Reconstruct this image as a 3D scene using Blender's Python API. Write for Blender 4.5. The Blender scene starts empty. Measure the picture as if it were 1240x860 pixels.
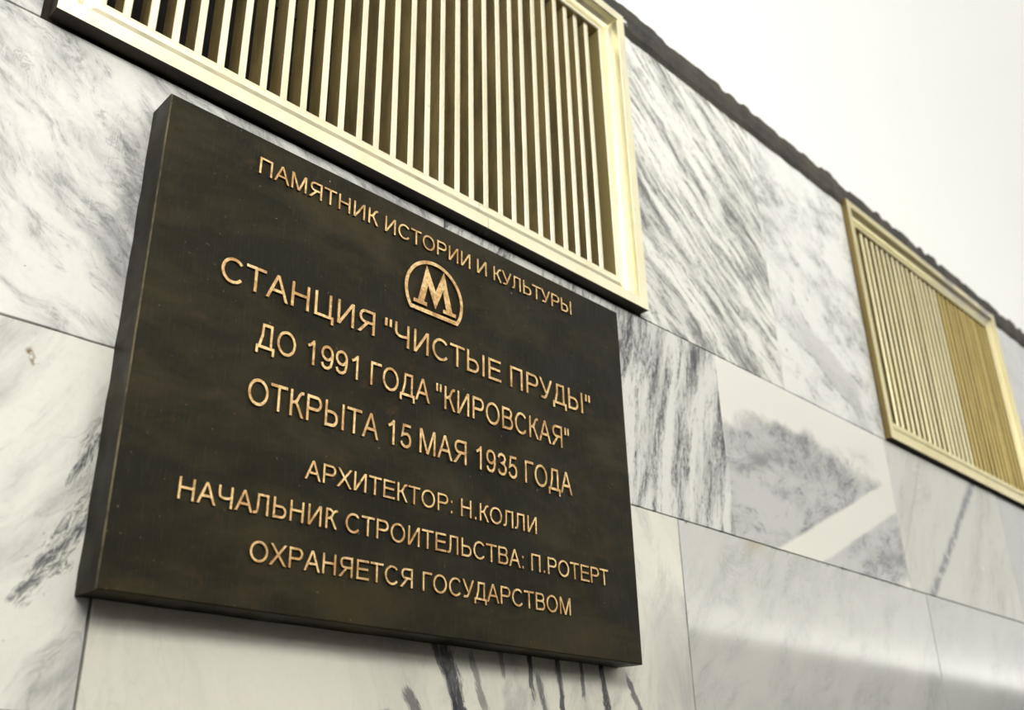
import bpy, bmesh, math, random
from mathutils import Vector
random.seed(7)
SC = bpy.context.scene
COL = SC.collection

# ---------------------------------------------------------------- camera
cam = bpy.data.cameras.new('camera')
cam.sensor_width = 36.0
cam.lens = 36.0 * 1209.14 / 1240.0
cam.clip_start = 0.02
cam.dof.use_dof = True
cam.dof.focus_distance = 1.27
cam.dof.aperture_fstop = 4.6
co = bpy.data.objects.new('camera', cam)
COL.objects.link(co)
co.location = (-0.3811, -0.9514, -0.1984)
co.rotation_mode = 'XYZ'
co.rotation_euler = (2.0079, 0.0207, -0.7882)
SC.camera = co

# ---------------------------------------------------------------- light and exposure
SC.view_settings.view_transform = 'Standard'
SC.view_settings.look = 'None'
SC.view_settings.gamma = 1.0
SC.view_settings.use_curve_mapping = False
SC.view_settings.exposure = 0.08
world = bpy.data.worlds.new('world')
SC.world = world
world.use_nodes = True
world.node_tree.nodes['Background'].inputs[0].default_value = (0.9, 0.92, 0.9, 1)
world.node_tree.nodes['Background'].inputs[1].default_value = 0.05

HALL_W = 4.7
SPRING = 1.335
FLOOR_Z = -1.75
X0, X1 = -5.0, 22.0

def strip(name, loc, rot, power, sx, sy, col=(1.0, 0.985, 0.94)):
    l = bpy.data.lights.new(name, 'AREA')
    l.shape = 'RECTANGLE'; l.size = sx; l.size_y = sy
    l.energy = power
    l.color = col
    o = bpy.data.objects.new(name, l)
    o.location = loc; o.rotation_euler = rot
    COL.objects.link(o)
# uplighters on the hall's axis, and a cornice strip along the far wall, both washing the vault
strip('axis_uplighter', (8.0, -2.35, .55), (math.pi, 0, 0), 212, 26.0, .35, (1.0, .995, .975))
strip('cornice_strip', (8.0, -4.55, 1.385), (math.pi - .2, 0, 0), 260, 26.0, .05)
# broad fill light added behind the camera to brighten the wall, no real fixture
strip('wall_fill', (-1.0, -3.0, 1.75), (math.pi / 2 - .45, 0, 0), 72, 2.2, .7, (1.0, .97, .89))
SC.cycles.caustics_reflective = False
SC.cycles.caustics_refractive = False
SC.cycles.sample_clamp_indirect = 4.0

# ---------------------------------------------------------------- node helpers
class NT:
    def __init__(s, name):
        s.m = bpy.data.materials.new(name)
        s.m.use_nodes = True
        s.t = s.m.node_tree
        s.b = s.t.nodes['Principled BSDF']
        s.pos = s.t.nodes.new('ShaderNodeNewGeometry').outputs['Position']
        sp = s.t.nodes.new('ShaderNodeSeparateXYZ')
        s.link(s.pos, sp.inputs[0])
        s.X, s.Y, s.Z = sp.outputs
    def link(s, a, b):
        if hasattr(a, 'links') or hasattr(a, 'is_linked'):
            s.t.links.new(a, b)
        else:
            b.default_value = a
    def math(s, op, a, b=0.0, c=None):
        n = s.t.nodes.new('ShaderNodeMath'); n.operation = op
        s.link(a, n.inputs[0]); s.link(b, n.inputs[1])
        if c is not None: s.link(c, n.inputs[2])
        return n.outputs[0]
    def comb(s, x, y, z):
        n = s.t.nodes.new('ShaderNodeCombineXYZ')
        s.link(x, n.inputs[0]); s.link(y, n.inputs[1]); s.link(z, n.inputs[2])
        return n.outputs[0]
    def noise(s, vec, scale=5, detail=5, rough=0.55, dist=0.0):
        n = s.t.nodes.new('ShaderNodeTexNoise')
        s.link(vec, n.inputs['Vector'])
        n.inputs['Scale'].default_value = scale
        n.inputs['Detail'].default_value = detail
        n.inputs['Roughness'].default_value = rough
        n.inputs['Distortion'].default_value = dist
        return n.outputs['Fac']
    def step(s, v, a, b, lo=0.0, hi=1.0):
        n = s.t.nodes.new('ShaderNodeMapRange'); n.interpolation_type = 'SMOOTHSTEP'
        s.link(v, n.inputs[0])
        for i, q in enumerate((a, b, lo, hi)): n.inputs[i + 1].default_value = q
        return n.outputs[0]
    def mix(s, f, a, b):
        n = s.t.nodes.new('ShaderNodeMix'); n.data_type = 'RGBA'
        s.link(f, n.inputs[0])
        for v, i in ((a, 6), (b, 7)):
            if isinstance(v, tuple): n.inputs[i].default_value = (*v, 1)
            else: s.t.links.new(v, n.inputs[i])
        return n.outputs[2]
    def bump(s, h, strength, dist):
        n = s.t.nodes.new('ShaderNodeBump')
        n.inputs['Strength'].default_value = strength
        n.inputs['Distance'].default_value = dist
        s.link(h, n.inputs['Height'])
        s.t.links.new(n.outputs[0], s.b.inputs['Normal'])
    def lin(s, x0, z0, ang, wob=0.0):
        """signed distance from the line through (x0, z0) at angle ang, and distance along it"""
        c, q = math.cos(math.radians(ang)), math.sin(math.radians(ang))
        x = s.math('SUBTRACT', s.X, x0); z = s.math('SUBTRACT', s.Z, z0)
        al = s.math('ADD', s.math('MULTIPLY', x, c), s.math('MULTIPLY', z, q))
        d = s.math('SUBTRACT', s.math('MULTIPLY', z, c), s.math('MULTIPLY', x, q))
        if wob:
            nz = s.noise(s.pos, 9, 4, .6)
            d = s.math('ADD', d, s.math('MULTIPLY', s.math('SUBTRACT', nz, .5), wob))
        return d, al

def principled(name, col, rough=0.5, metal=0.0, spec=0.5):
    n = NT(name)
    n.b.inputs['Base Color'].default_value = (*col, 1)
    n.b.inputs['Roughness'].default_value = rough
    n.b.inputs['Metallic'].default_value = metal
    n.b.inputs['Specular IOR Level'].default_value = spec
    return n

def marble(name, base, cloud, vein, ang, stretch=4.0, scale=5.0, cloud_amt=0.6, vein_amt=0.8, vein_lo=.55, seed=0.0,
           scratches=0.0, feature=None, rough=0.17, warp_amt=.16, bump=.06):
    n = NT(name)
    c, q = math.cos(math.radians(ang)), math.sin(math.radians(ang))
    al = n.math('ADD', n.math('MULTIPLY', n.X, c), n.math('MULTIPLY', n.Z, q))
    ac = n.math('SUBTRACT', n.math('MULTIPLY', n.Z, c), n.math('MULTIPLY', n.X, q))
    warp = n.noise(n.comb(n.X, n.Z, seed + 3.1), 3.2, 3, .5)
    ac2 = n.math('ADD', ac, n.math('MULTIPLY', n.math('SUBTRACT', warp, .5), warp_amt))
    v = n.comb(n.math('MULTIPLY', al, 1.0 / stretch * 2), n.math('MULTIPLY', ac2, 2.0), seed)
    big = n.noise(v, scale * .55, 4, .5)
    mid = n.noise(v, scale * 1.6, 7, .68, .4)
    fin = n.noise(n.comb(n.math('MULTIPLY', al, 1.3), n.math('MULTIPLY', ac2, 3.2), seed + 9), scale * 4.5, 6, .7, .6)
    cl = n.math('MULTIPLY', n.step(n.math('ADD', n.math('MULTIPLY', big, .6), n.math('MULTIPLY', mid, .4)), .42, .66), cloud_amt)
    col = n.mix(cl, base, cloud)
    # sharper streaks inside the cloudy zones
    st = n.math('ADD', n.math('MULTIPLY', mid, .55), n.math('ADD', n.math('MULTIPLY', fin, .35), n.math('MULTIPLY', big, .18)))
    vm = n.math('MULTIPLY', n.step(st, vein_lo, vein_lo + .13), vein_amt)
    col = n.mix(vm, col, vein)
    # hairline veins
    rid = n.math('ABSOLUTE', n.math('SUBTRACT', n.noise(v, scale * .9, 5, .6, .8), .5))
    hl = n.math('MULTIPLY', n.step(rid, .016, .0, 0, 1), n.math('MULTIPLY', n.step(big, .42, .6), vein_amt * .75))
    col = n.mix(hl, col, vein)
    # fine mottling
    fm = n.noise(n.pos, 120, 4, .6)
    col = n.mix(n.math('MULTIPLY', n.step(fm, .45, .75), .12), col, cloud)
    if feature: col = feature(n, col)
    if scratches:
        w = n.noise(n.comb(n.math('MULTIPLY', n.X, 60), n.math('MULTIPLY', n.Z, 1.2), seed), 1.0, 3, .5)
        sc = n.math('MULTIPLY', n.step(n.math('ABSOLUTE', n.math('SUBTRACT', w, .53)), .006, .0), scratches)
        col = n.mix(sc, col, (.86, .86, .85))
    sp = n.noise(n.comb(n.X, n.Z, seed), 210, 1, .3)
    pt = n.noise(n.pos, 14, 2, .5)
    col = n.mix(n.math('MULTIPLY', n.math('MULTIPLY', n.step(sp, .80, .84), n.step(pt, .52, .6)), .8), col, (.07, .06, .04))
    n.link(col, n.b.inputs['Base Color'])
    rg = n.noise(n.pos, 22, 4, .6)
    n.link(n.step(rg, .3, .8, rough, rough * 1.7), n.b.inputs['Roughness'])
    n.b.inputs['Specular IOR Level'].default_value = .5
    n.bump(n.noise(n.pos, 35, 4, .6), bump, .002)
    return n.m

# ---------------------------------------------------------------- mesh helpers
def finish(name, bm, mat, parent=None, off=(0, 0, 0), smooth=False):
    bm.normal_update()
    me = bpy.data.meshes.new(name)
    bm.to_mesh(me); bm.free()
    if smooth:
        for p in me.polygons: p.use_smooth = True
    for m in (mat if isinstance(mat, (list, tuple)) else [mat]): me.materials.append(m)
    o = bpy.data.objects.new(name, me)
    COL.objects.link(o)
    o.location = off
    if parent: o.parent = parent
    return o

def box(bm, x0, x1, y0, y1, z0, z1, mi=0):
    v = [bm.verts.new(p) for p in ((x0, y0, z0), (x1, y0, z0), (x1, y1, z0), (x0, y1, z0), (x0, y0, z1), (x1, y0, z1), (x1, y1, z1), (x0, y1, z1))]
    fs = []
    for f in ((0, 1, 5, 4), (1, 2, 6, 5), (2, 3, 7, 6), (3, 0, 4, 7), (4, 5, 6, 7), (3, 2, 1, 0)):
        a = bm.faces.new([v[i] for i in f]); a.material_index = mi; fs.append(a)
    return v, fs

def thing(name, label, cat, loc, group=None):
    o = bpy.data.objects.new(name, None)
    o.empty_display_size = .1
    COL.objects.link(o); o.location = loc
    o['label'] = label; o['category'] = cat
    if group: o['group'] = group
    return o

def struct(o): o['kind'] = 'structure'; return o

# ---------------------------------------------------------------- materials of the setting
n = principled('plaster', (.90, .90, .88), .85, 0, .2)
n.bump(n.math('ADD', n.noise(n.pos, 5, 4, .5), n.math('MULTIPLY', n.noise(n.pos, 60, 4, .6), .12)), .35, .01)
PLASTER = n.m
n = NT('dark_mortar')
n.link(n.mix(n.step(n.noise(n.pos, 14, 5, .7), .35, .7), (.018, .015, .012), (.06, .048, .030)), n.b.inputs['Base Color'])
n.b.inputs['Roughness'].default_value = .9
MORTAR = n.m
n = NT('grey_mortar_band')
c = n.mix(n.step(n.noise(n.pos, 7, 5, .7), .35, .65), (.035, .034, .032), (.075, .066, .052))
n.link(n.mix(n.step(n.noise(n.pos, 45, 4, .7), .62, .75), c, (.02, .02, .02)), n.b.inputs['Base Color'])
n.b.inputs['Roughness'].default_value = .95
n.bump(n.noise(n.pos, 60, 4, .7), .8, .004)
BAND = n.m
n = principled('granite_floor', (.05, .045, .042), .35)
FLOORM = n.m

ZA, ZB, ZC, ZD = .6187, .258, -.103, -.463
WHITE = (.83, .83, .80); GREY = (.50, .50, .50); DARK = (.10, .10, .115); CREAM = (.84, .825, .74)
def feat_ul(n, col):
    d, al = n.lin(-.02, .50, -50, .12)
    m = n.math('MULTIPLY', n.step(n.math('ABSOLUTE', d), .02, .0), n.step(n.noise(n.pos, 30, 5, .7), .5, .62))
    col = n.mix(n.math('MULTIPLY', m, .6), col, (.2, .2, .2))
    d, al = n.lin(.0, .42, -80, .03)
    m = n.math('MULTIPLY', n.step(n.math('ABSOLUTE', d), .03, .0), n.step(n.math('ABSOLUTE', al), .1, .03))
    return n.mix(n.math('MULTIPLY', m, n.math('MULTIPLY', n.step(n.noise(n.pos, 26, 6, .7), .42, .62), .8)), col, (.22, .23, .25))
def streak(n, col, x, z, a, w, ln, tint, amt=.92, fx=17, fy=70, wob=.02, gain=.27):
    """a smear of dark flecks drawn out along one direction"""
    d, al = n.lin(x, z, a, wob)
    m = n.math('MULTIPLY', n.step(n.math('ABSOLUTE', d), w, w * .15), n.step(n.math('ABSOLUTE', al), ln, ln * .4))
    nz = n.noise(n.comb(n.math('MULTIPLY', al, fx), n.math('MULTIPLY', d, fy), x * 7), 2.2, 7, .78, .9)
    return n.mix(n.math('MULTIPLY', n.step(n.math('ADD', n.math('MULTIPLY', m, gain), nz), .67, .86), amt), col, tint)
def feat_ll(n, col):
    col = streak(n, col, -.002, .155, 72, .020, .085, (.07, .075, .09))
    col = streak(n, col, -.010, .06, 62, .034, .085, (.06, .065, .08))
    col = streak(n, col, -.035, .012, 50, .018, .05, (.10, .105, .12))
    d, al = n.lin(-.077, .224, -60, .012)
    m = n.math('MULTIPLY', n.step(n.math('ABSOLUTE', d), .005, .001), n.step(n.math('ABSOLUTE', al), .012, .006))
    return n.mix(n.math('MULTIPLY', m, n.step(n.noise(n.pos, 120, 3, .6), .4, .55)), col, (.20, .14, .06))
def feat_lo(n, col):
    for x, z, a, w, ln, am in ((.482, -.055, -70, .022, .10, .95), (.462, -.03, -64, .010, .08, .8), (.42, -.082, -56, .018, .05, .75), (.385, -.095, -52, .012, .03, .6), (.52, -.04, -66, .012, .06, .6),
                           (.615, .0, -80, .010, .09, .9), (.64, -.05, -76, .010, .05, .8), (.672, -.02, -80, .010, .10, .9), (.715, .0, -80, .008, .07, .8), (.765, -.02, -78, .013, .10, .92), (.835, -.035, -62, .010, .05, .8),
                           (.56, .0, -76, .008, .05, .5)):
        col = streak(n, col, x, z, a, w, ln, (.03, .03, .045), am, 16, 80, .02, .40)
    st = n.noise(n.comb(n.math('MULTIPLY', n.X, 14), n.math('MULTIPLY', n.Z, 5), 4.0), 1.0, 6, .7, .6)
    m = n.math('MULTIPLY', n.step(st, .45, .7), n.step(n.X, .34, .50))
    col = n.mix(n.math('MULTIPLY', m, .6), col, (.34, .34, .34))
    m = n.math('MULTIPLY', n.step(n.math('ABSOLUTE', n.math('SUBTRACT', n.Z, .03)), .14, .05), n.step(n.X, .83, .93))
    return n.mix(n.math('MULTIPLY', m, .5), col, (.42, .42, .41))
def feat_m2(n, col):
    # cream field on top, grey cloud, and the pale diagonal band
    ex = n.math('DIVIDE', n.math('SUBTRACT', n.X, 1.50), .42)
    ez = n.math('DIVIDE', n.math('SUBTRACT', n.math('ADD', n.Z, n.math('MULTIPLY', n.math('SUBTRACT', n.noise(n.pos, 7, 5, .6), .5), .16)), .37), .13)
    r = n.math('ADD', n.math('MULTIPLY', ex, ex), n.math('MULTIPLY', ez, ez))
    cream = n.step(r, .95, 1.7)
    col = n.mix(cream, col, (.84, .83, .77))
    st = n.noise(n.comb(n.math('MULTIPLY', n.X, 9), n.math('MULTIPLY', n.Z, 16), 2.0), 1.0, 7, .75, .6)
    d, al = n.lin(1.40, .455, 12, .05)
    m = n.math('MULTIPLY', n.step(n.math('ABSOLUTE', d), .045, .0), n.step(n.math('ABSOLUTE', n.math('SUBTRACT', al, .08)), .34, .2))
    col = n.mix(n.math('MULTIPLY', m, n.math('MULTIPLY', n.step(st, .4, .62), .8)), col, (.16, .165, .18))
    d, al = n.lin(1.7, .33, -8, .04)
    m = n.step(n.math('ABSOLUTE', d), .03, .0)
    col = n.mix(n.math('MULTIPLY', m, n.math('MULTIPLY', n.step(st, .45, .62), .7)), col, (.2, .2, .22))
    d, al = n.lin(1.60, .355, 24.5, .012)
    return n.mix(n.step(n.math('ABSOLUTE', d), .040, .030), col, (.82, .805, .73))
def feat_lr(n, col):
    # chipped, dirty upper joint and an ochre run below it
    edge = n.step(n.math('SUBTRACT', ZB, n.Z), .007, .001)
    m = n.math('MULTIPLY', edge, n.math('MULTIPLY', n.step(n.noise(n.pos, 70, 4, .7), .54, .60), n.step(n.noise(n.pos, 6, 2, .5), .46, .54)))
    col = n.mix(n.math('MULTIPLY', m, .95), col, (.03, .022, .012))
    d = n.math('ABSOLUTE', n.math('SUBTRACT', n.X, 1.225))
    m = n.math('MULTIPLY', n.step(d, .05, .01), n.step(n.math('SUBTRACT', ZB, n.Z), .035, .0))
    return n.mix(n.math('MULTIPLY', m, .6), col, (.45, .38, .22))
def feat_m3(n, col):
    d, al = n.lin(2.18, .43, 41, .03)
    m = n.math('MULTIPLY', n.step(n.math('ABSOLUTE', d), .020, .003), n.step(n.noise(n.pos, 40, 5, .7), .33, .52))
    col = n.mix(n.math('MULTIPLY', m, .9), col, (.15, .155, .19))
    d, al = n.lin(1.95, .45, 55, .05)
    return n.mix(n.math('MULTIPLY', n.step(n.math('ABSOLUTE', d), .007, .0), .5), col, (.4, .37, .33))
def feat_t2(n, col):
    d, al = n.lin(1.66, .745, -24, .10)
    lim = n.math('MULTIPLY', n.step(al, -.22, -.10), n.step(al, .16, .10))
    m = n.math('MULTIPLY', n.math('MULTIPLY', n.step(n.math('ABSOLUTE', d), .05, .03), .6), lim)
    col = n.mix(m, col, (.50, .50, .50))
    m = n.math('MULTIPLY', n.step(n.math('ABSOLUTE', n.math('SUBTRACT', n.math('ABSOLUTE', d), .043)), .008, .0), n.math('MULTIPLY', lim, .7))
    return n.mix(n.math('MULTIPLY', m, n.step(n.noise(n.pos, 12, 4, .6), .4, .6)), col, (.2, .2, .2))

M_UL = marble('marble_soft_grey_diagonal', WHITE, (.40, .40, .41), (.16, .16, .17), -40, 2.6, 13, .95, .6, .555, 1.0, .45, feat_ul)
M_LL = marble('marble_fan_veined', (.82, .815, .75), (.47, .47, .45), (.28, .28, .28), 54, 5.5, 11, 1.0, .45, .57, 2.0, .25, feat_ll)
M_LO = marble('marble_cream_black_streaked', (.79, .775, .68), (.58, .57, .50), (.3, .29, .26), -70, 3, 5, .5, .15, .64, 3.0, .0, feat_lo)
M_T1 = marble('marble_diagonal_streaked', (.85, .85, .80), (.36, .36, .35), (.11, .11, .11), -38, 5.5, 15, 1.0, .9, .52, 4.0, warp_amt=.09)
M_T2 = marble('marble_cloudy', (.86, .86, .84), (.44, .44, .44), (.18, .18, .18), -30, 1.8, 9, .8, .8, .56, 5.3, 0, feat_t2)
M_M1 = marble('marble_dark_flecked', (.74, .74, .71), (.33, .33, .33), (.05, .05, .06), -102, 5, 16, 1.0, 1.0, .525, 6.0, .1, warp_amt=.04)
M_M2 = marble('marble_grey_with_pale_band', (.55, .55, .54), (.34, .34, .34), (.13, .13, .15), 15, 2, 10, .9, .8, .55, 7.0, 0, feat_m2)
M_M3 = marble('marble_pale_dark_seam', (.66, .65, .61), (.48, .47, .45), (.30, .28, .26), 55, 4, 7, .65, .55, .58, 8.0, 0, feat_m3)
M_M4 = marble('marble_plain_grey', (.55, .56, .545), (.42, .43, .42), (.28, .28, .28), 30, 2, 5, .6, .3, .6, 9.0, rough=.06, bump=.02)
M_LR = marble('marble_smooth_light_grey', (.60, .60, .575), (.45, .45, .435), (.28, .28, .27), 38, 2.4, 9, .8, .45, .60, 10.0, 0, feat_lr, .05, bump=.02)
M_TB = marble('marble_far_grey', (.60, .61, .60), (.45, .45, .45), (.25, .25, .25), -30, 3, 6, .6, .4, .6, 11.0)

# ---------------------------------------------------------------- the setting
ZT = 1.307
G1 = (-.1317, .9245, .6228, 1.3105)
G2 = (1.885, 2.903, .6228, 1.3105)

# backing of the near wall: mortar plane behind the slabs, open behind the two grilles
bm = bmesh.new()
YB = .012
def back(x0, x1, z0, z1, y0=YB): box(bm, x0, x1, y0, .30, z0, z1)
xs = [X0, G1[0] + .03, G1[1] - .03, G2[0] + .03, G2[1] - .03, X1]
back(X0, X1, FLOOR_Z, G1[2] + .03)
for i in (0, 2, 4): back(xs[i], xs[i + 1], G1[2] + .03, G1[3] - .03)
back(X0, X1, G1[3] - .03, SPRING + .30)
for i in (1, 3): box(bm, xs[i] - .001, xs[i + 1] + .001, .16, .30, G1[2] + .02, G1[3] - .02)
wall = struct(finish('wall_back', bm, MORTAR))

def slab(x0, x1, z0, z1, mat, gl=.0006, gr=.0006, gb=.0016, gt=.0016, rag=.0006, y=0.0, th=.02):
    """one marble slab with slightly chipped, softly bevelled edges"""
    xa, xb, za, zb = x0 + gl / 2, x1 - gr / 2, z0 + gb / 2, z1 - gt / 2
    pts = []
    def seg(p, q, ln):
        k = max(1, int(ln / .02))
        for i in range(k):
            t = i / k
            pts.append([p[0] + (q[0] - p[0]) * t, p[1] + (q[1] - p[1]) * t, i])
    seg((xa, za), (xb, za), xb - xa); seg((xb, za), (xb, zb), zb - za)
    seg((xb, zb), (xa, zb), xb - xa); seg((xa, zb), (xa, za), zb - za)
    cx, cz = (xa + xb) / 2, (za + zb) / 2
    bm = bmesh.new()
    fr, md, bk = [], [], []
    for px, pz, i in pts:
        j = 0 if i == 0 else abs(random.gauss(0, rag * .5))
        if random.random() < .04 and i: j += rag * 2
        dx = (1 if px < cx else -1) if abs(px - xa) < 1e-6 or abs(px - xb) < 1e-6 else 0
        dz = (1 if pz < cz else -1) if abs(pz - za) < 1e-6 or abs(pz - zb) < 1e-6 else 0
        px += dx * j; pz += dz * j
        b = .0005
        fr.append(bm.verts.new((px + dx * b - cx, y, pz + dz * b - cz)))
        md.append(bm.verts.new((px - cx, y + b, pz - cz)))
        bk.append(bm.verts.new((px - cx, y + th, pz - cz)))
    bm.faces.new(fr)
    k = len(fr)
    for i in range(k):
        j = (i + 1) % k
        bm.faces.new((fr[i], md[i], md[j], fr[j])); bm.faces.new((md[i], bk[i], bk[j], md[j]))
    bm.faces.new(list(reversed(bk)))
    bmesh.ops.recalc_face_normals(bm, faces=bm.faces)
    return finish('marble_slab', bm, mat, wall, (cx, 0, cz))

D = .0026   # open lower joints
# top row (between, beside the grilles)
slab(-1.2, -.1395, ZA, ZT, M_UL)
slab(.9275, 1.42, ZA, ZT, M_T1)
slab(1.42, 1.882, ZA, ZT, M_T2)
slab(2.906, 3.7, ZA, ZT, M_TB)
slab(3.7, 4.5, ZA, ZT, M_T1); slab(4.5, 5.4, ZA, ZT, M_TB)
# middle row
slab(-.95, -.247, ZB, ZA, M_LL)
slab(-.247, .457, ZB, ZA, M_UL, gr=.0025, gt=.002)
slab(.457, 1.16, ZB, ZA, M_M1, gl=.0025)
slab(1.16, 1.867, ZB, ZA, M_M2)
slab(1.867, 2.56, ZB, ZA, M_M3)
slab(2.56, 3.26, ZB, ZA, M_M4); slab(3.26, 3.96, ZB, ZA, M_M3); slab(3.96, 5.4, ZB, ZA, M_M4)
# lower row
slab(-.95, .0175, ZC, ZB, M_LL, gr=D)
slab(.0175, .985, ZC, ZB, M_LO, gl=D, gr=D)
slab(.985, 1.942, ZC, ZB, M_LR, gl=D, gr=.0025)
slab(1.942, 2.90, ZC, ZB, M_M4, gl=.0025, gr=D)
slab(2.90, 3.86, ZC, ZB, M_LR); slab(3.86, 5.4, ZC, ZB, M_M4)
# rows below the picture, down to the floor
for z0, z1 in ((ZD, ZC), (-.823, ZD), (-1.183, -.823), (FLOOR_Z, -1.183)):
    x = -.6
    for m in (M_LO, M_UL, M_LR, M_M3):
        slab(x, x + .95, z0, z1, m); x += .95

# mortar band between slabs and vault
bm = bmesh.new()
prev = None
N = 240
for i in range(N + 1):
    x = -1.3 + 7.5 * i / N
    jl = random.gauss(0, .0012); yj = random.gauss(0, .0012)
    ring = [bm.verts.new(p) for p in ((x, .010, ZT - .012 + jl), (x, .003 + yj, ZT + .002 + jl), (x, .002 + yj, ZT + .030), (x, .010, SPRING + .06))]
    if prev:
        for a in range(3): bm.faces.new((prev[a], ring[a], ring[a + 1], prev[a + 1]))
    prev = ring
bmesh.ops.recalc_face_normals(bm, faces=bm.faces)
o = struct(finish('trim_1', bm, BAND))
sm = o.modifiers.new('thickness', 'SOLIDIFY'); sm.thickness = .01; sm.offset = 1

# plaster vault springing from both walls (barrel with a coved foot)
bm = bmesh.new()
R_H = 1.55
NS = 64
sec = []
for i in range(NS + 1):
    a = math.pi * i / NS
    yy = -HALL_W / 2 + HALL_W / 2 * math.cos(a)
    zz = math.sin(a) ** .85 * R_H
    sec.append((yy, zz))
xsamp = [X0, -1.3] + [-1.3 + 7.5 * i / 300 for i in range(1, 301)] + [X1]
rows = []; lips = []
def drift(x):
    return .012 * max(0, min(1, (x - .95) / 1.4)) + .004 * math.sin(x * 5.1) + .003 * math.sin(x * 13.3 + 1)
for x in xsamp:
    foot = SPRING + drift(x) + (random.gauss(0, .0018) if -1.2 < x < 6 else 0)
    foot += .013 * math.exp(-((x - .972) / .018) ** 2)
    lips.append((bm.verts.new((x, .006, foot + .004)), bm.verts.new((x, -.004, foot))))
    row = [bm.verts.new((x, -.004, foot))]
    for k, (yy, zz) in enumerate(sec[1:], 1):
        e = min(1, k / 3)
        row.append(bm.verts.new((x, yy, SPRING + zz + drift(x) * (1 - k / NS))))
    rows.append(row)
for a, b in zip(rows, rows[1:]):
    for k in range(len(a) - 1): bm.faces.new((a[k], a[k + 1], b[k + 1], b[k]))
for a, b in zip(lips, lips[1:]): bm.faces.new((a[0], a[1], b[1], b[0]))
bmesh.ops.recalc_face_normals(bm, faces=bm.faces)
o = struct(finish('ceiling', bm, PLASTER, smooth=True))

# dab of plaster squeezed over the corner of the near grille
bm = bmesh.new()
for px, pz, r in ((.936, 1.3185, .008), (.946, 1.322, .009), (.955, 1.316, .007)):
    bmesh.ops.create_icosphere(bm, subdivisions=2, radius=r)
    for v in bm.verts[-42:]:
        k = 1 + random.gauss(0, .13)
        v.co = Vector((px + v.co.x * 1.5 * k, -.004 + v.co.y * .8 * k, pz + v.co.z * .75 * k))
struct(finish('trim_2', bm, PLASTER))
bm = bmesh.new(); box(bm, X0, X1, -HALL_W - .1, .3, FLOOR_Z - .1, FLOOR_Z); struct(finish('floor', bm, FLOORM))
bm = bmesh.new(); box(bm, X0, X1, -HALL_W - .1, -HALL_W, FLOOR_Z, SPRING + .01); struct(finish('wall_front', bm, principled('front_wall_stone', (.30, .29, .27), .5).m))
bm = bmesh.new(); box(bm, X0 - .1, X0, -HALL_W - .1, .3, FLOOR_Z - .1, 3.1); struct(finish('wall_left', bm, M_TB))
bm = bmesh.new(); box(bm, X1, X1 + .1, -HALL_W - .1, .3, FLOOR_Z - .1, 3.1); struct(finish('wall_right', bm, M_TB))

# ---------------------------------------------------------------- grilles
def brass(name, a, b, rough, stain=.5, grime=False):
    n = NT(name)
    s = n.noise(n.comb(n.math('MULTIPLY', n.X, 3), n.math('MULTIPLY', n.Y, 3), n.Z), 4, 5, .6)
    c = n.mix(n.math('MULTIPLY', n.step(s, .45, .72), stain), a, b)
    f = n.noise(n.pos, 55, 5, .7)
    c = n.mix(n.math('MULTIPLY', n.step(f, .62, .78), .35), c, (.30, .25, .13))
    if grime:      # plaster and soot smeared on the far half of the top rail
        m = n.math('MULTIPLY', n.step(n.X, 2.3, 2.7), n.step(n.Z, 1.255, 1.29))
        gn = n.noise(n.comb(n.math('MULTIPLY', n.X, .5), n.Y, n.Z), 20, 5, .65)
        c = n.mix(n.math('MULTIPLY', m, n.step(gn, .35, .55)), c, (.50, .47, .42))
        c = n.mix(n.math('MULTIPLY', n.math('MULTIPLY', n.step(n.X, 2.2, 2.6), n.step(n.Z, 1.29, 1.312)), n.step(gn, .45, .6)), c, (.12, .11, .10))
        n.link(n.math('SUBTRACT', 1.0, n.math('MULTIPLY', m, .7)), n.b.inputs['Metallic'])
    n.link(c, n.b.inputs['Base Color'])
    if not grime: n.b.inputs['Metallic'].default_value = 1.0
    n.link(n.step(n.noise(n.pos, 18, 4, .6), .3, .7, rough, rough + .15), n.b.inputs['Roughness'])
    n.bump(n.noise(n.comb(n.X, n.Y, n.math('MULTIPLY', n.Z, .15)), 160, 3, .6), .15, .001)
    return n.m
BR_PALE = brass('brass_pale', (.90, .85, .63), (.78, .70, .44), .30)
BR_WARM = brass('brass_warm', (.84, .77, .50), (.70, .61, .33), .32)
BR_FRAME = brass('brass_frame_grimy', (.70, .63, .38), (.56, .48, .24), .30, .5, True)
BR_GOLD = brass('brass_gold', (.62, .49, .17), (.50, .38, .11), .34)
BR_SLAT = brass('brass_slat', (.88, .83, .64), (.74, .66, .42), .32)
n = principled('frame_flank_dark', (.045, .036, .022), .7, .3); FLANK = n.m  # near-black, rough outer faces of the frame rails
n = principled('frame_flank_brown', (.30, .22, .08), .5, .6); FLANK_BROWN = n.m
n = principled('frame_return_brown', (.50, .40, .17), .45, .4); RETURN = n.m
n = NT('slat_side_bronze')
n.link(n.mix(n.step(n.noise(n.comb(n.X, n.Y, n.math('MULTIPLY', n.Z, .2)), 30, 5, .65), .35, .7), (.34, .255, .10), (.17, .13, .055)), n.b.inputs['Base Color'])
n.b.inputs['Roughness'].default_value = .6; n.b.inputs['Metallic'].default_value = .2
SLSIDE = n.m
n = principled('cavity_black', (.012, .012, .010), .9); CAVITY = n.m

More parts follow.
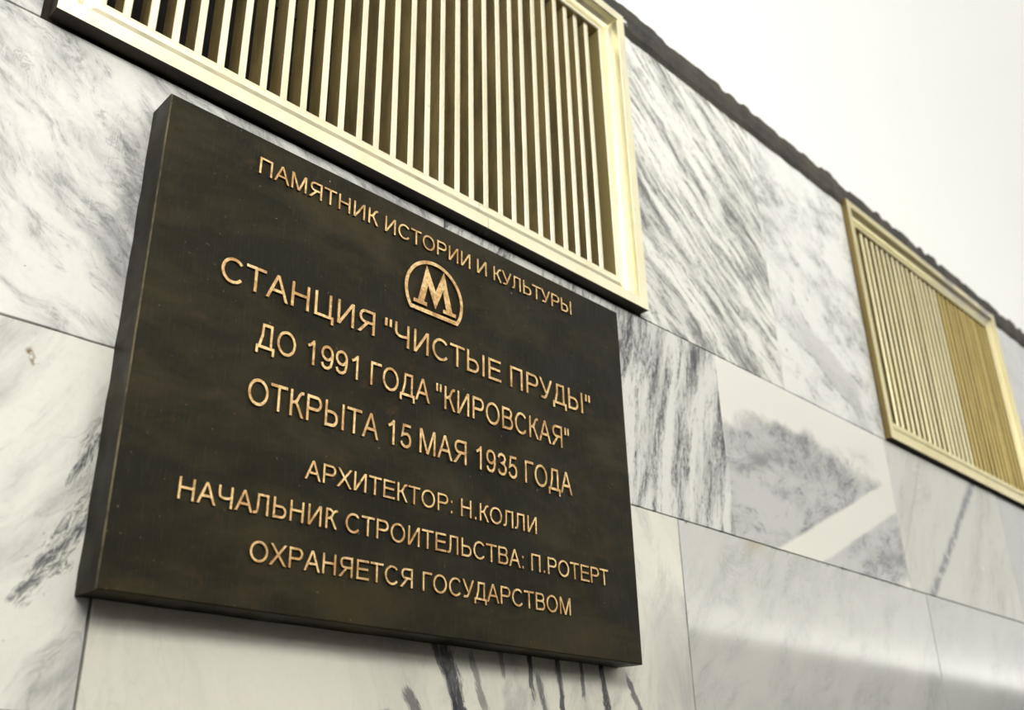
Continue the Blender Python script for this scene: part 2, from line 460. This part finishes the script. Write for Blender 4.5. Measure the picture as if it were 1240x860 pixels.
PROFILE = [(0, .0), (0, -.022), (.0195, -.022), (.0208, -.0195), (.0225, -.009), (.027, -.001), (.033, .0025), (.040, .0020), (.046, -.0006), (.0515, -.0022), (.0565, -.0014), (.058, .0008), (.058, .032)]
def rail(x0, x1, z0, z1, g, side, t0=0., t1=1.):
    """one mitred length of the frame; side in 'btlr'"""
    bm = bmesh.new()
    L = {'b': ((x0, z0), (x1, z0)), 't': ((x1, z1), (x0, z1)), 'r': ((x1, z0), (x1, z1)), 'l': ((x0, z1), (x0, z0))}[side]
    (ax, az), (bx, bz) = L
    ln = math.hypot(bx - ax, bz - az); ux, uz = (bx - ax) / ln, (bz - az) / ln
    nx, nz = -uz, ux
    rings = []
    for t in (t0, t1):
        ring = []
        for w, d in PROFILE:
            s = t * ln
            if t == 0.: s = w
            if t == 1.: s = ln - w
            ring.append(bm.verts.new((ax + ux * s + nx * w, d * g / .022 if d < 0 else d + (.0005 if w == 0 else 0), az + uz * s + nz * w)))
        rings.append(ring)
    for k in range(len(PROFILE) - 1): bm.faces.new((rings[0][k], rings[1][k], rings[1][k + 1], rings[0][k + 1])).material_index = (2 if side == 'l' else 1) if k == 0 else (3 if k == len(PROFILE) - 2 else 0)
    for r in rings: bm.faces.new(r)
    bm.faces.new([rings[0][0], rings[0][-1], rings[1][-1], rings[1][0]])
    bmesh.ops.recalc_face_normals(bm, faces=bm.faces)
    return bm

def grille(geo, g, label, first, pitch, count, mats, splits):
    x0, x1, z0, z1 = geo
    ox, oz = (x0 + x1) / 2, z0
    t = thing('ventilation_grille', label, 'grille', (ox, 0, oz), 'brass ventilation grilles set in the marble wall')
    def put(name, bm, mat):
        for v in bm.verts: v.co.x -= ox; v.co.z -= oz
        return finish(name, bm, mat, t)
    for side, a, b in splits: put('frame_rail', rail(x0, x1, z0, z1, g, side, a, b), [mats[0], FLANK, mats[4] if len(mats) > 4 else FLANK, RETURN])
    bm = bmesh.new()                                      # dark duct behind the slats
    box(bm, x0 + .032, x1 - .032, .150, .156, z0 + .032, z1 - .032)
    put('duct_back', bm, CAVITY)
    # every slat: rounded front nose, deep blade
    zb, zt = z0 + .050, z1 - .050
    meshes = {}
    for k in range(count):
        m = mats[2] if (len(mats) > 3 and mats[3] and first + k * pitch > mats[3]) else mats[1]
        if m.name not in meshes:
            bm = bmesh.new()
            w, dp = .0105, .031
            prof = [(0, .0012), (.0012, 0), (w - .0012, 0), (w, .0012), (w, dp), (0, dp)]
            lo = [bm.verts.new((a, b, 0)) for a, b in prof]; hi = [bm.verts.new((a, b, zt - zb)) for a, b in prof]
            for i in range(6):
                j = (i + 1) % 6
                bm.faces.new((lo[i], lo[j], hi[j], hi[i])).material_index = 0 if i < 3 else 1
            bm.faces.new(lo[::-1]); bm.faces.new(hi)
            bmesh.ops.recalc_face_normals(bm, faces=bm.faces)
            me = bpy.data.meshes.new('slat'); bm.to_mesh(me); bm.free(); me.materials.append(m); me.materials.append(SLSIDE)
            meshes[m.name] = me
        o = bpy.data.objects.new('slat', meshes[m.name]); COL.objects.link(o); o.parent = t
        o.location = (first + k * pitch - ox + random.gauss(0, .00035), .005 + random.gauss(0, .0006), zb - oz)
        o.rotation_euler = (0, random.gauss(0, .0006), random.gauss(0, .03))
    # thin cross bars behind the blades
    for q in (.33, .67):
        bm = bmesh.new(); zc = zb + (zt - zb) * q
        box(bm, x0 + .055, x1 - .055, .034, .040, zc - .004, zc + .004)
        put('tie_bar', bm, CAVITY)
    return t

grille(G1, .022, 'large pale brass slatted grille directly above the dark memorial plaque', -.0527, .03145, 29,
       [BR_PALE, BR_SLAT, BR_SLAT], (('b', 0., .6229), ('b', .6236, 1.), ('t', 0., 1.), ('l', 0., 1.), ('r', 0., 1.)))
grille(G2, .015, 'smaller-looking golden brass grille farther along the wall at the right edge', 1.984, .0311, 28,
       [BR_FRAME, BR_WARM, BR_GOLD, 2.48, FLANK_BROWN], (('b', 0., 1.), ('t', 0., 1.), ('l', 0., 1.), ('r', 0., 1.)))

# ---------------------------------------------------------------- plaque
PW, PH, PD = .80, .5655, .046
n = NT('dark_bronze')
v = n.comb(n.math('MULTIPLY', n.X, .7), n.Y, n.math('MULTIPLY', n.Z, 1.6))
a = n.noise(v, 7, 6, .65, .3)
c = n.mix(n.step(a, .40, .72), (.016, .0150, .0095), (.043, .035, .015))
b = n.noise(n.comb(n.X, n.Y, n.math('MULTIPLY', n.Z, 1.2)), 16, 6, .7, .5)
c = n.mix(n.math('MULTIPLY', n.step(b, .58, .74), .5), c, (.07, .043, .017))
f = n.noise(n.comb(n.math('MULTIPLY', n.X, 160), n.Y, n.math('MULTIPLY', n.Z, 160)), 1.0, 3, .6)
w = n.noise(n.comb(n.math('MULTIPLY', n.X, 420), n.Y, n.math('MULTIPLY', n.Z, 30)), 1.0, 2, .6)
c = n.mix(n.math('MULTIPLY', n.step(w, .5, .8), .25), c, (.07, .06, .036))
c = n.mix(n.math('MULTIPLY', n.step(f, .66, .76), .7), c, (.19, .14, .06))
s = n.noise(n.comb(n.X, n.math('ADD', n.Y, 4.0), n.Z), 170, 1, .4)
c = n.mix(n.step(s, .835, .86), c, (.55, .54, .48))
n.link(c, n.b.inputs['Base Color'])
n.b.inputs['Metallic'].default_value = .25
n.link(n.step(n.noise(n.pos, 12, 5, .6), .3, .7, .42, .62), n.b.inputs['Roughness'])
n.b.inputs['Specular IOR Level'].default_value = .12
n.bump(n.math('ADD', n.math('MULTIPLY', w, .5), n.noise(n.pos, 90, 4, .7)), .25, .0008)
BRONZE = n.m
n = NT('rubbed_bronze_edge')
c = n.mix(n.step(n.noise(n.comb(n.X, n.Y, n.math('MULTIPLY', n.Z, .5)), 30, 5, .7), .40, .62), (.05, .045, .03), (.20, .165, .085))
n.link(c, n.b.inputs['Base Color']); n.b.inputs['Metallic'].default_value = .5; n.b.inputs['Roughness'].default_value = .5
EDGE = n.m
n = NT('polished_bronze_letters')
c = n.mix(n.step(n.noise(n.pos, 45, 5, .7), .38, .64), (.86, .62, .31), (.50, .28, .11))
c = n.mix(n.math('MULTIPLY', n.step(n.noise(n.pos, 260, 3, .7), .50, .66), .75), c, (.26, .16, .07))
n.link(c, n.b.inputs['Base Color']); n.b.inputs['Metallic'].default_value = .75
n.link(n.step(n.noise(n.pos, 300, 3, .6), .3, .7, .34, .55), n.b.inputs['Roughness'])
n.bump(n.noise(n.pos, 500, 3, .7), .35, .0004)
LETTER = n.m
n = principled('letter_side_bronze', (.10, .065, .028), .6, .4); LSIDE = n.m

plaque = thing('memorial_plaque', 'large dark bronze plaque with raised golden Cyrillic lettering on marble wall', 'plaque', (PW / 2, 0, 0))
PO = Vector((PW / 2, 0, 0))

# body: shallow box with slightly uneven softened back edge and a rubbed front-left arris
bm = bmesh.new()
prof = [(.0008, .0000), (.0006, -.012), (.0, -.03), (.0, -.0446), (.0014, -PD)]   # inset from outline, y
NZ, NX = 26, 34
def outline(inset, jit, yv):
    pts = []
    x0, x1, z0, z1 = inset, PW - inset, inset, PH - inset
    for i in range(NZ): pts.append((x0 + jit * math.sin(i * 1.7) + jit * .6 * math.sin(i * 3.9 + 1), z1 + (z0 - z1) * i / NZ))
    for i in range(NX): pts.append((x0 + (x1 - x0) * i / NX, z0 + jit * .7 * math.sin(i * 1.3)))
    for i in range(NZ): pts.append((x1 + jit * .5 * math.sin(i * 2.1), z0 + (z1 - z0) * i / NZ))
    for i in range(NX): pts.append((x1 + (x0 - x1) * i / NX, z1))
    return [bm.verts.new((p[0] - PO.x, yv, p[1])) for p in pts]
rings = [outline(i, .0004 if k < 3 else .0001, y) for k, (i, y) in enumerate(prof)]
m = len(rings[0])
for k in range(len(rings) - 1):
    for i in range(m):
        j = (i + 1) % m
        f = bm.faces.new((rings[k][i], rings[k][j], rings[k + 1][j], rings[k + 1][i]))
        if k == 3 and i < NZ: f.material_index = 1
bm.faces.new(rings[-1]); bm.faces.new(rings[0][::-1])
bmesh.ops.recalc_face_normals(bm, faces=bm.faces)
finish('plate', bm, [BRONZE, EDGE], plaque)

# --- letter shapes: strokes in units of the cap height (stem .13)
T = .13; H = T / 2
def arc(cx, cy, rx, ry, a0, a1, k=12):
    return [(cx + rx * math.cos(math.radians(a0 + (a1 - a0) * i / k)), cy + ry * math.sin(math.radians(a0 + (a1 - a0) * i / k))) for i in range(k + 1)]
def bowl(x0, x1, y0, y1, s=1):
    """open bowl from (x0,y1) round by x1 back to (x0,y0)"""
    r = (y1 - y0) / 2
    xr = x1 - s * r * .95
    return [(x0, y1)] + [(xr + s * r * .95 * math.cos(math.radians(90 - 180 * i / 12)), (y0 + y1) / 2 + r * math.sin(math.radians(90 - 180 * i / 12))) for i in range(13)] + [(x0, y0)]
P, C, Dg = 'P', 'C', 'D'      # open path, closed path, slanted stroke with level ends
V = lambda x, a=0., b=1.: (P, [(x, a), (x, b)])
G = {
 'Н': (.78, .112, .115, [V(H), V(.78 - H), (P, [(H, .54), (.78 - H, .54)])]),
 'И': (.78, .112, .115, [V(H), V(.78 - H), (Dg, [(H + .012, .0), (.78 - H - .012, 1.)])]),
 'П': (.77, .112, .115, [(P, [(H, 0), (H, 1 - H), (.77 - H, 1 - H), (.77 - H, 0)])]),
 'Г': (.63, .105, .01, [(P, [(H, 0), (H, 1 - H), (.63, 1 - H)])]),
 'Т': (.80, .028, .028, [(P, [(0, 1 - H), (.80, 1 - H)]), V(.40, 0, 1 - H)]),
 'Р': (.77, .107, .055, [V(H), (P, bowl(H, .77 - H, .47, 1 - H))]),
 'В': (.77, .103, .06, [V(H), (P, bowl(H, .72 - H, .54, 1 - H)), (P, bowl(H, .77 - H, H, .54))]),
 'Ь': (.74, .11, .06, [V(H), (P, bowl(H, .74 - H, H, .57))]),
 'Ы': (1.01, .11, .112, [V(H), (P, bowl(H, .69 - H, H, .57)), V(1.01 - H)]),
 'Я': (.84, .04, .11, [V(.84 - H), (P, bowl(.84 - H, .07 + H, .47, 1 - H, -1)), (Dg, [(.085, 0), (.50, .49)])]),
 'Е': (.76, .11, .05, [(P, [(.74, 1 - H), (H, 1 - H), (H, H), (.76, H)]), (P, [(H, .53), (.70, .53)])]),
 'К': (.70, .11, .01, [V(H), (P, [(H, .52), (.24, .53), (.34, .62), (.46, .85), (.56, .93), (.66, .93)]), (Dg, [(.30, .56), (.70 - .075, 0)])]),
 'К2': (.70, .11, .01, [V(H), (P, [(H, .50), (.24, .51), (.36, .62), (.44, .80), (.56, .90), (.70, .92)]), (P, [(H, .95), (.26, .93), (.40, .84), (.44, .74)]), (Dg, [(.30, .56), (.625, 0)])]),
 'А': (.93, .0, .0, [(Dg, [(.072, 0), (.465, 1)]), (Dg, [(.858, 0), (.465, 1)]), (P, [(.20, .36), (.73, .36)])]),
 'М': (.95, .103, .107, [V(H), V(.95 - H), (Dg, [(H + .03, 1), (.475, 0)]), (Dg, [(.95 - H - .03, 1), (.475, 0)])]),
 'Л': (.80, .015, .11, [(P, [(.80 - H, 0), (.80 - H, 1 - H), (.24, 1 - H), (.235, .42), (.205, .17), (.15, .085), (.0, .06)])]),
 'Д': (.92, .01, .015, [(P, [(H, -.20), (H, H), (.92 - H, H), (.92 - H, -.20)]), (P, [(.72, H), (.72, 1 - H), (.31, 1 - H), (.29, .52), (.16, .09)])]),
 'Ц': (.88, .11, .03, [(P, [(H, 1), (H, H), (.88 - H, H), (.88 - H, -.20)]), V(.70, H, 1)]),
 'Ч': (.75, .07, .11, [V(.75 - H), (P, [(H, 1), (H, .62), (H + .04, .50), (.22, .43), (.38, .42), (.75 - H, .47)])]),
 'О': (.96, .065, .065, [(C, arc(.48, .5, .48 - H, .51 - H, 90, 450, 28)[:-1])]),
 'С': (.89, .068, .045, [(P, arc(.47, .5, .47 - H, .51 - H, 42, 322, 24))]),
 'У': (.86, .01, .01, [(Dg, [(.07, 1), (.45, .30)]), (P, [(.79, 1.0), (.50, .32), (.40, .13), (.30, .075), (.12, .085)])]),
 'Х': (.92, .005, .005, [(Dg, [(.08, 0), (.83, 1)]), (Dg, [(.84, 0), (.09, 1)])]),
 '1': (.38, .15, .25, [V(.38 - H), (P, [(.30, .93), (.19, .82), (.02, .73)])]),
 '9': (.66, .06, .055, [(C, arc(.33, .67, .33 - H, .33 - H, 90, 450, 20)[:-1]), (P, [(.60, .72), (.595, .42), (.53, .17), (.40, .065), (.25, .06), (.12, .13), (.075, .25)])]),
 '3': (.66, .06, .055, [(P, [(.08, .76), (.14, .88), (.30, .94), (.47, .89), (.54, .75), (.47, .60), (.30, .545), (.48, .50), (.59, .38), (.59, .22), (.48, .10), (.31, .06), (.15, .12), (.07, .25)])]),
 '5': (.66, .06, .055, [(P, [(.60, .935), (.19, .935), (.11, .50), (.24, .58), (.40, .59), (.54, .50), (.595, .33), (.55, .16), (.42, .07), (.27, .06), (.13, .13), (.07, .25)])]),
 '"': (.36, .065, .065, [(P, [(.07, .66), (.07, 1)]), (P, [(.29, .66), (.29, 1)])]),
 '.': (.14, .125, .125, [(P, [(.07, 0), (.07, .14)])]),
 ':': (.14, .125, .125, [(P, [(.07, 0), (.07, .14)]), (P, [(.07, .58), (.07, .72)])]),
}

def ribbon(bm, kind, pts, sx, sz, h, lift, taper):
    """extruded stroke on the plate: y from 0 (plate) to -h; top narrowed by taper"""
    n = len(pts)
    if kind == 'D':
        (x0, y0), (x1, y1) = pts
        s = abs(y1 - y0) / math.hypot(x1 - x0, y1 - y0)
        hw = H / s
        L = [(x0 - hw, y0), (x1 - hw, y1)]; R = [(x0 + hw, y0), (x1 + hw, y1)]
        closed = False
    else:
        closed = kind == 'C'
        L, R = [], []
        for i in range(n):
            def dirn(a, b):
                d = Vector((pts[b][0] - pts[a][0], pts[b][1] - pts[a][1])); return d.normalized()
            if closed: d0, d1 = dirn(i - 1, i), dirn(i, (i + 1) % n)
            else:
                d0 = dirn(i - 1, i) if i > 0 else dirn(0, 1)
                d1 = dirn(i, i + 1) if i < n - 1 else dirn(n - 2, n - 1)
            n0 = Vector((-d0.y, d0.x)); n1 = Vector((-d1.y, d1.x))
            mt = (n0 + n1)
            mt = mt.normalized() if mt.length > 1e-4 else n0
            k = min(H / max(.35, mt.dot(n1)), H * 2.0)
            L.append((pts[i][0] + mt.x * k, pts[i][1] + mt.y * k)); R.append((pts[i][0] - mt.x * k, pts[i][1] - mt.y * k))
    def V3(p, q, y, t):
        x = p[0] + (q[0] - p[0]) * t; z = p[1] + (q[1] - p[1]) * t
        return bm.verts.new((x * sx, y, z * sz))
    bl = [V3(a, b, .0008, -.06) for a, b in zip(L, R)]; br = [V3(b, a, .0008, -.06) for a, b in zip(L, R)]
    tl = [V3(a, b, -h - lift, taper) for a, b in zip(L, R)]; tr = [V3(b, a, -h - lift, taper) for a, b in zip(L, R)]
    rng = range(len(L)) if closed else range(len(L) - 1)
    fs = []
    for i in rng:
        j = (i + 1) % len(L)
        f = bm.faces.new((tl[i], tl[j], tr[j], tr[i])); f.material_index = 0; fs.append(f)
        for q in ((bl[i], bl[j], tl[j], tl[i]), (br[i], tr[i], tr[j], br[j])):
            f = bm.faces.new(q); f.material_index = 1
    if not closed:
        for i in (0, -1):
            f = bm.faces.new((bl[i], tl[i], tr[i], br[i])); f.material_index = 1

cache = {}
def letter(ch, x, z, sx, cap):
    key = (ch, round(sx, 3), round(cap, 5))
    if key not in cache:
        bm = bmesh.new()
        for i, (kd, pts) in enumerate(G[ch][3]):
            ribbon(bm, kd, pts, sx * cap, cap, .0026, i * .00006, .07)
        bmesh.ops.recalc_face_normals(bm, faces=bm.faces)
        me = bpy.data.meshes.new('letter'); bm.to_mesh(me); bm.free()
        me.materials.append(LETTER); me.materials.append(LSIDE)
        cache[key] = me
    o = bpy.data.objects.new('letter', cache[key])
    COL.objects.link(o); o.parent = plaque
    o.location = (x - PO.x, -PD, z)
    o.rotation_euler = (0, random.gauss(0, .004), 0)

def word(txt, x0, x1, z0, z1, cap):
    """letters of one word between measured ends, baseline z0..z1"""
    ks = list(txt)
    if txt == 'НАЧАЛЬНИК': ks[-1] = 'К2'
    adv = sum(sum(G[k][:3]) for k in ks) - G[ks[0]][1] - G[ks[-1]][2]
    s = (x1 - x0) / (adv * cap)
    x = x0 - G[ks[0]][1] * s * cap
    for k in ks:
        w, lb, rb, _ = G[k]
        x += lb * s * cap
        zz = z0 + (z1 - z0) * (x - x0) / (x1 - x0)
        letter(k, x, zz, round(s, 3), cap)
        x += (w + rb) * s * cap

for w in (
    ('ПАМЯТНИК', .118, .298, .5120, .5140, .0233), ('ИСТОРИИ', .3095, .4637, .5130, .5150, .0233), ('И', .477, .4962, .515, .5155, .0230), ('КУЛЬТУРЫ', .510, .680, .5155, .5182, .0230),
    ('СТАНЦИЯ', .084, .300, .3530, .3540, .0325), ('"ЧИСТЫЕ', .315, .522, .3540, .3555, .0322), ('ПРУДЫ"', .540, .713, .3555, .3565, .0330),
    ('ДО', .136, .188, .2870, .2870, .0315), ('1991', .204, .2775, .2875, .2878, .0315), ('ГОДА', .296, .392, .2875, .2880, .0318), ('"КИРОВСКАЯ"', .402, .660, .2882, .2895, .0325),
    ('ОТКРЫТА', .132, .312, .2180, .2188, .0320), ('15', .326, .363, .2190, .2192, .0318), ('МАЯ', .376, .456, .2193, .2200, .0322), ('1935', .473, .550, .2200, .2203, .0322), ('ГОДА', .565, .662, .2204, .2212, .0325),
    ('АРХИТЕКТОР:', .212, .432, .1500, .1515, .0226), ('Н.КОЛЛИ', .446, .585, .1512, .1520, .0228),
    ('НАЧАЛЬНИК', .066, .259, .0978, .1000, .0230), ('СТРОИТЕЛЬСТВА:', .270, .558, .1000, .1010, .0232), ('П.РОТЕРТ', .572, .731, .1010, .1020, .0230),
    ('ОХРАНЯЕТСЯ', .152, .370, .0488, .0500, .0226), ('ГОСУДАРСТВОМ', .385, .647, .0495, .0510, .0228)):
    word(*w)

# emblem: ring with a flat foot, and a serifed M inside
cx, cz, ro, ri = .3972, .4462, .0520, .0468
def ringpts(r, zf):
    a0 = math.asin((zf - cz) / r)
    k = 40
    return [(cx + r * math.cos(a0 + (math.pi - 2 * a0) * i / k), cz + r * math.sin(a0 + (math.pi - 2 * a0) * i / k)) for i in range(k + 1)]
out, inn = ringpts(ro, .4155), ringpts(ri, .4215)
bm = bmesh.new()
def lv(p, y): return bm.verts.new((p[0] - PO.x, y, p[1]))
ot, it = [lv(p, -PD - .003) for p in out], [lv(p, -PD - .003) for p in inn]
ob, ib = [lv(p, -PD + .001) for p in out], [lv(p, -PD + .001) for p in inn]
k = len(out)
for i in range(k):
    j = (i + 1) % k
    bm.faces.new((ot[i], ot[j], it[j], it[i]))
    for q in ((ob[i], ob[j], ot[j], ot[i]), (ib[i], it[i], it[j], ib[j])): bm.faces.new(q).material_index = 1
bmesh.ops.recalc_face_normals(bm, faces=bm.faces)
em = finish('emblem', bm, [LETTER, LSIDE], plaque)
em['label'] = 'raised golden ring with flat foot around a serifed letter M'
Mh = [(.3605, .4260), (.3835, .4260), (.3835, .4315), (.3785, .4315), (.3850, .4585), (.3985, .4268), (.4118, .4585), (.4178, .4315), (.4122, .4315),
      (.4122, .4260), (.4358, .4260), (.4358, .4315), (.4290, .4315), (.4132, .4890), (.3985, .4535), (.3822, .4890), (.3680, .4315), (.3605, .4315)]
bm = bmesh.new()
tp = [lv(p, -PD - .0034) for p in Mh]; bt = [lv(p, -PD + .001) for p in Mh]
bm.faces.new(tp)
for i in range(len(Mh)):
    j = (i + 1) % len(Mh)
    bm.faces.new((bt[i], bt[j], tp[j], tp[i])).material_index = 1
bmesh.ops.recalc_face_normals(bm, faces=bm.faces)
bmesh.ops.triangulate(bm, faces=[f for f in bm.faces if len(f.verts) > 4])
finish('letter', bm, [LETTER, LSIDE], em)
